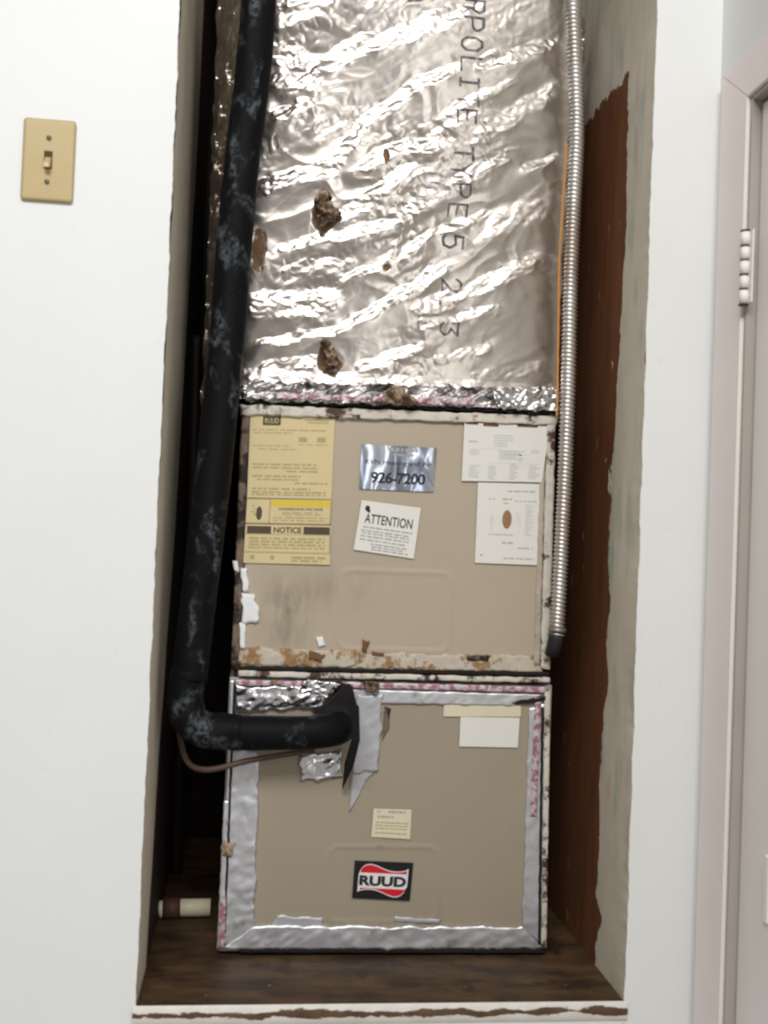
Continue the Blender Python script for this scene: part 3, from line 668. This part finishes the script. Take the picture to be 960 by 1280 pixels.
# the big folds as they lie on the duct: up-facing facets, followed down the blanket as a slope and summed to a height
FOLDS = [  # (polyline in px on the foil face, half width px, steepness)
    ([(352, 12), (417, 3)], 5, 1), ([(352, 70), (400, 84), (440, 66), (493, 53), (575, 23)], 13, 1.1), ([(349, 100), (393, 105)], 10, 1),
    ([(346, 141), (376, 140)], 6, 1), ([(422, 196), (458, 152), (528, 105), (560, 92)], 9, 1.1), ([(600, 84), (640, 74), (682, 58)], 9, 1.2),
    ([(335, 228), (411, 211)], 12, 1.2), ([(457, 205), (493, 187), (545, 181)], 10, 1.1), ([(428, 269), (469, 246), (504, 211)], 9, .9),
    ([(575, 228), (610, 205), (632, 196)], 9, 1.1), ([(610, 164), (650, 140), (686, 117)], 12, .9), ([(352, 304), (434, 293), (504, 269), (530, 258)], 7, 1),
    ([(326, 380), (365, 378), (405, 373)], 19, 1.2), ([(411, 357), (481, 328), (551, 287), (622, 263)], 6, 1), ([(475, 380), (528, 357), (551, 334)], 9, 1.2),
    ([(326, 427), (422, 410), (493, 375)], 6, 1.1), ([(528, 386), (598, 357), (668, 328)], 10, 1), ([(610, 281), (668, 258)], 20, .7),
    ([(528, 404), (622, 386)], 6, 1), ([(335, 457), (393, 451)], 9, 1), ([(452, 457), (528, 433)], 8, 1), ([(551, 451), (610, 433)], 6, 1),
    ([(657, 211), (692, 193)], 6, 1), ([(640, 320), (690, 330)], 14, .5), ([(560, 140), (640, 108)], 5, .8), ([(360, 335), (440, 322)], 6, .8), ([(600, 470), (680, 455)], 8, .6)]
SL = np.zeros_like(U)
jx = U+.0050*fbm(U*22, Vv*22, 97, 3); jz = Vv+.0060*fbm(U*22, Vv*22, 98, 3)
for pl, hw, st in FOLDS:
    q = [at(px_, py_, D-.006) for px_, py_ in pl]; q = [(p.x-fx0, p.z-fz0) for p in q]; hw_ = hw*.00122
    dmin = np.full(U.shape, 9.0); tt_ = np.zeros_like(U)
    for (x0, y0), (x1, y1) in zip(q, q[1:]):
        dx, dy = x1-x0, y1-y0; t = np.clip(((jx-x0)*dx+(jz-y0)*dy)/(dx*dx+dy*dy), 0, 1); dmin = np.minimum(dmin, np.hypot(jx-x0-t*dx, jz-y0-t*dy))
    SL = np.maximum(SL, st*(1-sstep(hw_*.75, hw_*1.25, dmin)))
slope = .44*SL*np.clip(.72+1.0*fbm(U*38, Vv*38, 99, 3), .1, 1.4)       # outward towards the foot of each facet
slope = slope-slope.mean()
# height whose vertical slope is that field and which runs level along the fold direction (least squares, by FFT)
n0, n1 = slope.shape; taper = np.outer(np.hanning(n0+60)[30:-30]**.25, np.hanning(n1+60)[30:-30]**.25)
P0, P1 = n0+160, n1+160; sf = np.fft.fft2(slope*taper, (P0, P1))
kv = 2*PI*np.fft.fftfreq(P0, DX)[:, None]; ku = 2*PI*np.fft.fftfreq(P1, DX)[None, :]
ka = ku*math.cos(th0)+kv*math.sin(th0); k0 = 2*PI/.22
HF = np.real(np.fft.ifft2(np.conj(1j*kv)*sf/(kv**2+.9*ka**2+.35*k0**2+1e-9)))[:n0, :n1]*-1.0
H = HF+.0020*r1*flatR+.0024*r2*(.35+.65*amp)*flatR+.0012*r3*(.25+.75*amp2)*flatR+.0011*r4*(.15+.85*amp2)*(.5+.5*flatR)+.0012*SL*(np.abs(perlin(A*30, B*75, 101))+.7*np.abs(perlin(U*70, Vv*90, 102)))+.003*lowf
cr_ = 1-np.abs(perlin(A*7+1.5*perlin(U*9, Vv*9, 95), B*15+1.5*perlin(U*9, Vv*9, 96), 93))*1.8
cr2 = np.abs(perlin((A*.6+B)*34, (A-B*.5)*17, 94))
H = H+.0016*cr_*(.35+.65*amp)*flatR+.0011*cr2*(.3+.7*amp2)
H = H+.085*np.clip(Vv, 0, .7)**2-.010*np.clip(Vv/.05, 0, 1)+.012*np.sin(np.clip(U/fl, 0, 1)*PI)     # blanket bulges
H = H*sstep(0, .03, Vv)*.9+H*.1
crumple = np.exp(-(Vv/.03)**2); H = H+.004*crumple*np.abs(fbm(U*45, Vv*60, 88, 3))
side = np.maximum(np.maximum(-U, U-fl), 0); H = H+np.clip(side*9, 0, 1)*.030*np.abs(fbm(U*12, Vv*15, 89, 4))
Y = D+.010+Yo-H
X = X+.003*fbm(U*25, Vv*25, 90, 2)

# printed letters running down the foil: strokes in (U, V)
INK = np.zeros_like(U)
def seg(p, q, w=.0019):
    global INK
    x0, y0 = p; x1, y1 = q; m = (U > min(x0, x1)-.006) & (U < max(x0, x1)+.006) & (Vv > min(y0, y1)-.006) & (Vv < max(y0, y1)+.006)
    u_, v2 = U[m], Vv[m]; dx, dy = x1-x0, y1-y0; L2 = dx*dx+dy*dy+1e-12; t = np.clip(((u_-x0)*dx+(v2-y0)*dy)/L2, 0, 1)
    dd = np.hypot(u_-x0-t*dx, v2-y0-t*dy); INK[m] = np.maximum(INK[m], 1-sstep(w*.6, w*1.25, dd))
G = {  # polylines on a 1 x 1 cell, x right, y up
 'S': [[(1, .85), (.8, 1), (.2, 1), (0, .8), (.15, .55), (.85, .45), (1, .2), (.8, 0), (.2, 0), (0, .15)]],
 'R': [[(0, 0), (0, 1), (.75, 1), (1, .8), (.75, .52), (0, .52)], [(.5, .52), (1, 0)]],
 'E': [[(1, 1), (0, 1), (0, 0), (1, 0)], [(0, .5), (.8, .5)]],
 'P': [[(0, 0), (0, 1), (.75, 1), (1, .8), (1, .65), (.75, .47), (0, .47)]],
 'O': [[(.3, 0), (0, .25), (0, .75), (.3, 1), (.7, 1), (1, .75), (1, .25), (.7, 0), (.3, 0)]],
 'L': [[(0, 1), (0, 0), (1, 0)]], 'I': [[(.5, 0), (.5, 1)], [(.2, 1), (.8, 1)], [(.2, 0), (.8, 0)]],
 'T': [[(0, 1), (1, 1)], [(.5, 1), (.5, 0)]], 'Y': [[(0, 1), (.5, .5), (1, 1)], [(.5, .5), (.5, 0)]],
 'A': [[(0, 0), (.15, .6), (.5, 1), (.85, .6), (1, 0)], [(.1, .4), (.9, .4)]],
 '5': [[(1, 1), (.1, 1), (0, .55), (.7, .6), (1, .35), (.8, .05), (.3, 0), (0, .12)]],
 '2': [[(0, .8), (.25, 1), (.75, 1), (1, .8), (.9, .55), (0, 0), (1, 0)]],
 '3': [[(0, 1), (1, 1), (.45, .6), (.85, .5), (1, .25), (.7, 0), (.2, 0), (0, .15)]],
 '1': [[(.2, .8), (.5, 1), (.5, 0)]], '.': [[(.3, 0), (.45, 0)]]}
def letter(ch, cxp, cyp, hp=24, wp=15, dot=1):
    """ch reads downwards: its top points to the right, centre at px (cxp, cyp) on the foil face"""
    c0 = at(cxp, cyp, D-.006); sc = (at(cxp+10, cyp, D-.006)-c0).length/10
    for pl in G[ch]:
        q = [(c0.x-fx0+(y-.5)*hp*sc, c0.z-fz0-(x-.5)*wp*sc) for x, y in pl]
        for a, b in zip(q, q[1:]): seg(a, b)
for ch, cx_, cy_ in (('E', 591, -6), ('R', 590, 16), ('P', 590, 37), ('O', 588, 61), ('L', 587, 85), ('I', 585, 107), ('T', 584, 128), ('E', 582, 148), ('T', 580, 193), ('Y', 578, 213), ('P', 576, 238), ('E', 573, 262), ('5', 567, 301), ('2', 565, 355), ('.', 563, 380), ('3', 563, 410), ('1', 555, 484), ('A', 520, 4)):
    letter(ch, cx_, cy_)
INK *= .75+.25*sstep(-.3, .2, perlin(U*120, Vv*120, 92))
# dirt and torn spots
DIRT = np.zeros_like(U)
for px_, py_, rx, ry, a in ((404, 268, 17, 26, .95), (408, 446, 13, 22, .95), (424, 456, 8, 10, .7), (483, 195, 5, 13, .9), (478, 240, 3, 30, .5), (482, 333, 6, 6, .9), (330, 62, 10, 40, .8), (345, 175, 7, 22, .6), (324, 310, 13, 40, .8), (496, 498, 26, 12, 1.1), (640, 505, 40, 8, .6), (410, 480, 60, 4, .45), (540, 492, 60, 5, .5), (670, 110, 25, 18, .25), (700, 300, 6, 90, .35), (655, 380, 5, 12, .3), (462, 270, 12, 5, .45), (690, 480, 12, 20, .4)):
    c0 = at(px_, py_, D-.006); k = .00121
    DIRT = np.maximum(DIRT, a*np.exp(-(((U-(c0.x-fx0))/(rx*k))**2+((Vv-(c0.z-fz0))/(ry*k))**2)))
edge_d = sstep(.0, .06, side)*.22; DIRT = np.maximum(DIRT, edge_d)
Y = Y+.004*sstep(.4, .8, DIRT)*(side <= 0)
grid_obj('foil_wrap', X, Y, V, M['foil'], duct, {'ink': np.clip(INK, 0, 1), 'dirt': DIRT}, flip=True)
box('duct_core', fx0+.03, fx1-.03, D+.05, D+.58, zt+.001, fz1, M['dark'], duct)
# crumpled taped seam at the foot of the duct
patch('foil_tape', [(308, 478), (697, 488), (697, 513), (308, 502)], D, .010, M['tape_dirty'], duct, 190, 26, .0095, .004, 51, 46)
patch('printed_tape', [(345, 493), (480, 497), (480, 504), (345, 500)], D, .0165, M['redprint'], duct, 50, 6, .003, .003, 52, 70)
patch('printed_tape', [(520, 497), (590, 499), (590, 508), (520, 506)], D, .0165, M['redprint'], duct, 40, 6, .003, .003, 53, 70)
patch('crumpled_foil', [(612, 488), (690, 486), (694, 515), (618, 512)], D, .0150, M['foil_bright'], duct, 40, 18, .010, .005, 54, 55)
patch('torn_insulation', [(484, 490), (496, 483), (524, 508), (470, 506)], D, .0180, M['torn'], duct, 20, 12, .007, .004, 55, 90)
patch('dark_seam', [(308, 500), (697, 513), (697, 518), (308, 504)], D, .0085, M['darkgap'], duct, 80, 4, .002, .002, 56, 50)
for c in ([(392, 250), (408, 246), (424, 276), (400, 288)], [(398, 430), (412, 428), (426, 462), (408, 462)]):
    patch('torn_insulation', c, D, .012, M['torn'], duct, 26, 30, .014, .012, 57+int(c[0][0]), 70)

# ------------------------------------------------------------------ black insulated refrigerant line
line = thing('refrigerant_line', 'thick black foam-insulated pipe running down the left side and elbowing into the lower cabinet', 'pipe', tuple(at(236, 905, .13)))
YP = .128
pts = [at(p[0], p[1], y) for p, y in (((329, -130), .096), ((324, 0), .106), ((315, 100), .116), ((303, 200), .124), ((293, 300), .130), ((286, 400), .134), ((276, 500), .132), ((266, 600), .130), ((254, 700), .128), ((243, 790), .128), ((236, 850), .128))]
Lp = resample(smooth_path(pts, 8), .006)
def rp(s, a): return .0272+.0012*mnoise.noise(Vector((s*9, math.cos(a), math.sin(a))))+.0005*mnoise.noise(Vector((s*60, math.cos(a)*3, math.sin(a)*3)))
tube('pipe_insulation', Lp, rp, M['pipe'], line, 28)
pe = [at(236, 838, .128), at(232, 872, .127), at(236, 896, .126), at(252, 910, .126), at(276, 914, .126), at(300, 915, .126)]
tube('elbow_wrap', resample(smooth_path(pe, 8), .004), lambda s, a: .0272+.0016*mnoise.noise(Vector((s*40, math.cos(a)*2, math.sin(a)*2))), M['pipe'], line, 28)
ph = [at(286, 915, .126), at(330, 916, .126), at(380, 916, .126), at(404, 914, .128), at(419, 911, .140), at(426, 908, .165)]
tube('pipe_insulation', resample(smooth_path(ph, 8), .004), lambda s, a: .0258+.0014*mnoise.noise(Vector((s*14+5, math.cos(a), math.sin(a)))), M['pipe'], line, 28)
# seams of the wrap along the pipe
def offset_path(P, dx, dy, dz=0): return [p+Vector((dx, dy, dz)) for p in P]
tube('tape_seam', offset_path(Lp, .010, -.0243), .0016, M['pipe'], line, 6)
# ragged end flap
V = [at(*p, y) for p, y in (((436, 868), .128), ((449, 884), .112), ((450, 925), .108), ((442, 958), .140), ((428, 987), .168), ((431, 955), .152), ((440, 925), .118), ((441, 893), .118))]
k = len(V); V2 = [v+Vector((.0, .007, 0)) for v in V]
link_mesh('torn_flap', V+V2, [tuple(range(k))[::-1], tuple(range(k, 2*k))]+[(i, (i+1) % k, k+(i+1) % k, k+i) for i in range(k)], M['rubber'], line)
V = [at(*p, y) for p, y in (((391, 890), .160), ((410, 880), .152), ((428, 862), .150), ((441, 860), .150), ((447, 885), .150), ((440, 900), .140), ((415, 893), .140))]
k = len(V); V2 = [v+Vector((.0, .02, 0)) for v in V]
link_mesh('torn_collar', V+V2, [tuple(range(k))[::-1], tuple(range(k, 2*k))]+[(i, (i+1) % k, k+(i+1) % k, k+i) for i in range(k)], M['rubber'], line)

# thin tubes
tag(tube('copper_tube', resample(smooth_path([at(p[0], p[1], .20) for p in ((309, -120), (305, 0), (299, 80), (292, 160), (285, 240))], 8), .01), .0042, M['copper'], None, 10), 'thin reddish-brown copper tube just left of the black pipe near the top', 'tube')
tag(tube('drain_tube', resample(smooth_path([at(p[0], p[1], y) for p, y in (((222, 900), .19), ((228, 935), .18), ((238, 956), .165), ((262, 962), .145), ((310, 951), .140), ((355, 943), .150), ((392, 938), .168))], 10), .006), .0048, M['thin_brown'], None, 10), 'thin brown tube curving below the horizontal black pipe', 'tube')
tag(tube('riser_pipe', resample(smooth_path([at(p[0], p[1], .60) for p in ((246, 420), (238, 700), (224, 960), (220, 1115))], 8), .02), .0105, plain('dark_brown_iron', (.020, .012, .009), .6, .3, .3), None, 12), 'dark brown upright pipe in the black gap left of the cabinets', 'pipe')

# ------------------------------------------------------------------ flexible conduit
cond = thing('flexible_conduit', 'corrugated grey metal flexible conduit hanging along the right side of the foil duct', 'conduit', tuple(at(697, 800, .165)))
cp = [at(p[0], p[1], .128+.00004*min(max(p[1], 0), 700)) for p in ((713, -120), (716, 0), (719, 80), (721, 160), (717, 260), (713, 360), (711, 450), (709, 520), (706, 600), (702, 680), (699, 740), (696, 796))]
cpath = resample(smooth_path(cp, 10), .0016)
tube('conduit_coil', cpath, lambda s, a: .0112+.0019*math.sin(2*PI*(s/.0066)+a*0+a/1.0), M['conduit'], cond, 16)
e = cpath[-1]
tube('end_connector', [e+Vector((0, 0, .012)), e+Vector((-.001, .001, -.004)), e+Vector((-.002, .004, -.012)), e+Vector((-.004, .010, -.03))], .0120, plain('dark_connector', (.03, .032, .036), .5, .4), cond, 14)
tube('lock_ring', [e+Vector((.0005, 0, .014)), e+Vector((.0003, 0, .008))], .0142, M['screw'], cond, 14)
tag(tube('orange_wire', resample(smooth_path([at(p[0], p[1], .150) for p in ((708, 180), (703, 262), (699, 330), (698, 400), (697, 470), (696, 522))], 8), .006), .0017, M['orange'], None, 8), 'thin orange wire beside the metal conduit at the right edge of the foil', 'wire')

# ------------------------------------------------------------------ pvc pipe on the platform
yq = .36
pv = thing('pvc_drain_pipe', 'short cream plastic pipe with a brown coupling in the gap left of the cabinet', 'pipe', tuple(at(235, 1147, yq)))
a, b, c_, d_ = at(196, 1137, yq), at(207, 1136, yq), at(226, 1135, yq), at(263, 1134.5, yq)
a.x = max(a.x, .001)
tube('pipe_body', [c_-Vector((.02, 0, 0)), d_], .0150, M['pvc'], pv, 20)
tube('coupling', [b-Vector((.004, 0, 0)), c_], .0172, M['pvc_band'], pv, 20)
tube('pipe_stub', [a, b], .0145, M['pvc'], pv, 20)
